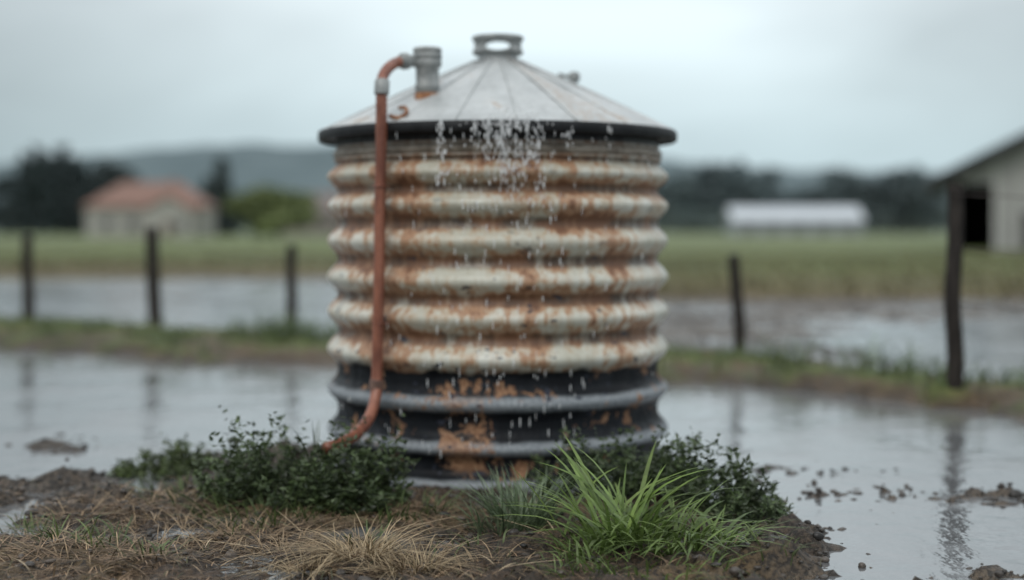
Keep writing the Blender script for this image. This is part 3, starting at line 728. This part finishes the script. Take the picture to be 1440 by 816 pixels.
xs = np.linspace(-1100, 1100, 260); ys = np.linspace(430, 1300, 50)
XX, YY = np.meshgrid(xs, ys)
top = np.interp(XX, [-1100, -420, -260, -180, -100, -10, 80, 150, 220, 300, 1100], [262, 256, 238, 218, 211, 215, 232, 245, 252, 255, 245])
pk = (320-top)/2000*760
prof = sm(YY, 470, 760)*(1-.5*sm(YY, 800, 1300))
Z = pk*prof+fbm(XX*.02, YY*.02, 41)*6*prof+fbm(XX*.12, YY*.12, 45)*3.5*prof-1
i = np.arange(49)[:, None]*260+np.arange(259)[None]
F = np.stack([i, i+1, i+261, i+260], -1).reshape(-1, 4)
hillm = simple('misty_hill_mat', (.068, .102, .112), (.105, .145, .155), .03, .95, 0, .8, 2)  # distance haze mixed into the hill's base colour
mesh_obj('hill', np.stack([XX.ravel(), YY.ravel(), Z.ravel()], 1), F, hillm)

# ------------------------------------------------------------------ sky / light
w = bpy.data.worlds.new('World'); scene.world = w; w.use_nodes = True
nt = w.node_tree; N = nt.nodes; Lk = nt.links; bg = N['Background']
sky = N.new('ShaderNodeTexSky'); sky.sky_type = 'NISHITA'; sky.sun_disc = False
sky.sun_elevation = R(48); sky.sun_rotation = R(200)
tc = N.new('ShaderNodeTexCoord'); sp_ = N.new('ShaderNodeSeparateXYZ'); Lk.new(tc.outputs['Generated'], sp_.inputs[0])
cr = N.new('ShaderNodeValToRGB'); Lk.new(sp_.outputs[2], cr.inputs[0]); e = cr.color_ramp
e.elements[0].position = 0; e.elements[0].color = (.45, .575, .625, 1)
e.elements[1].position = 1; e.elements[1].color = (1.42, 1.50, 1.55, 1)
for p, c in [(.05, (.52, .645, .69)), (.10, (.62, .73, .765)), (.16, (.70, .79, .82)), (.45, (1.22, 1.31, 1.36))]:
    q = e.elements.new(p); q.color = (*c, 1)
mp = N.new('ShaderNodeMapping'); mp.inputs['Scale'].default_value = (1, 1, 3.2); Lk.new(tc.outputs['Generated'], mp.inputs[0])
nz = N.new('ShaderNodeTexNoise'); nz.inputs['Scale'].default_value = 3.4; nz.inputs['Detail'].default_value = 5; nz.inputs['Roughness'].default_value = .45; nz.inputs['Distortion'].default_value = .5
Lk.new(mp.outputs[0], nz.inputs['Vector'])
mr = N.new('ShaderNodeMapRange'); Lk.new(nz.outputs['Fac'], mr.inputs[0]); mr.inputs[1].default_value = .3; mr.inputs[2].default_value = .7; mr.inputs[3].default_value = .84; mr.inputs[4].default_value = 1.16
vd = N.new('ShaderNodeVectorMath'); vd.operation = 'DOT_PRODUCT'; Lk.new(tc.outputs['Generated'], vd.inputs[0]); vd.inputs[1].default_value = Vector((.02, .97, .12)).normalized()
m2 = N.new('ShaderNodeMapRange'); m2.interpolation_type = 'SMOOTHSTEP'; Lk.new(vd.outputs['Value'], m2.inputs[0]); m2.inputs[1].default_value = .92; m2.inputs[2].default_value = 1; m2.inputs[3].default_value = .78; m2.inputs[4].default_value = 1.2
# the break only affects the low sky; overhead stays evenly bright
mm = N.new('ShaderNodeMath'); mm.operation = 'MULTIPLY'; Lk.new(mr.outputs[0], mm.inputs[0]); Lk.new(m2.outputs[0], mm.inputs[1])
sc = N.new('ShaderNodeVectorMath'); sc.operation = 'SCALE'; Lk.new(cr.outputs[0], sc.inputs[0]); Lk.new(mm.outputs[0], sc.inputs['Scale'])
s10 = N.new('ShaderNodeVectorMath'); s10.operation = 'SCALE'; Lk.new(sky.outputs[0], s10.inputs[0]); s10.inputs['Scale'].default_value = .09
mx = N.new('ShaderNodeMix'); mx.data_type = 'RGBA'; mx.inputs[0].default_value = .93
Lk.new(s10.outputs[0], mx.inputs[6]); Lk.new(sc.outputs[0], mx.inputs[7]); Lk.new(mx.outputs[2], bg.inputs[0]); bg.inputs[1].default_value = 1
sun = bpy.data.lights.new('sun', 'SUN'); sun.energy = 1.1; sun.angle = R(25); sun.color = (1, .95, .89)
so = bpy.data.objects.new('sun', sun); COL.objects.link(so); so.rotation_euler = (R(42), 0, R(-20))

# ------------------------------------------------------------------ camera
cd = bpy.data.cameras.new('camera'); cam = bpy.data.objects.new('camera', cd); COL.objects.link(cam)
cam.location = (0, 0, 1.37); cam.rotation_euler = (R(90), 0, 0)
cd.lens = 50; cd.sensor_width = 36; cd.shift_y = -88/1440; cd.clip_end = 6000; cd.clip_start = .1
cd.dof.use_dof = True; cd.dof.focus_distance = 5.9; cd.dof.aperture_fstop = .56
scene.camera = cam
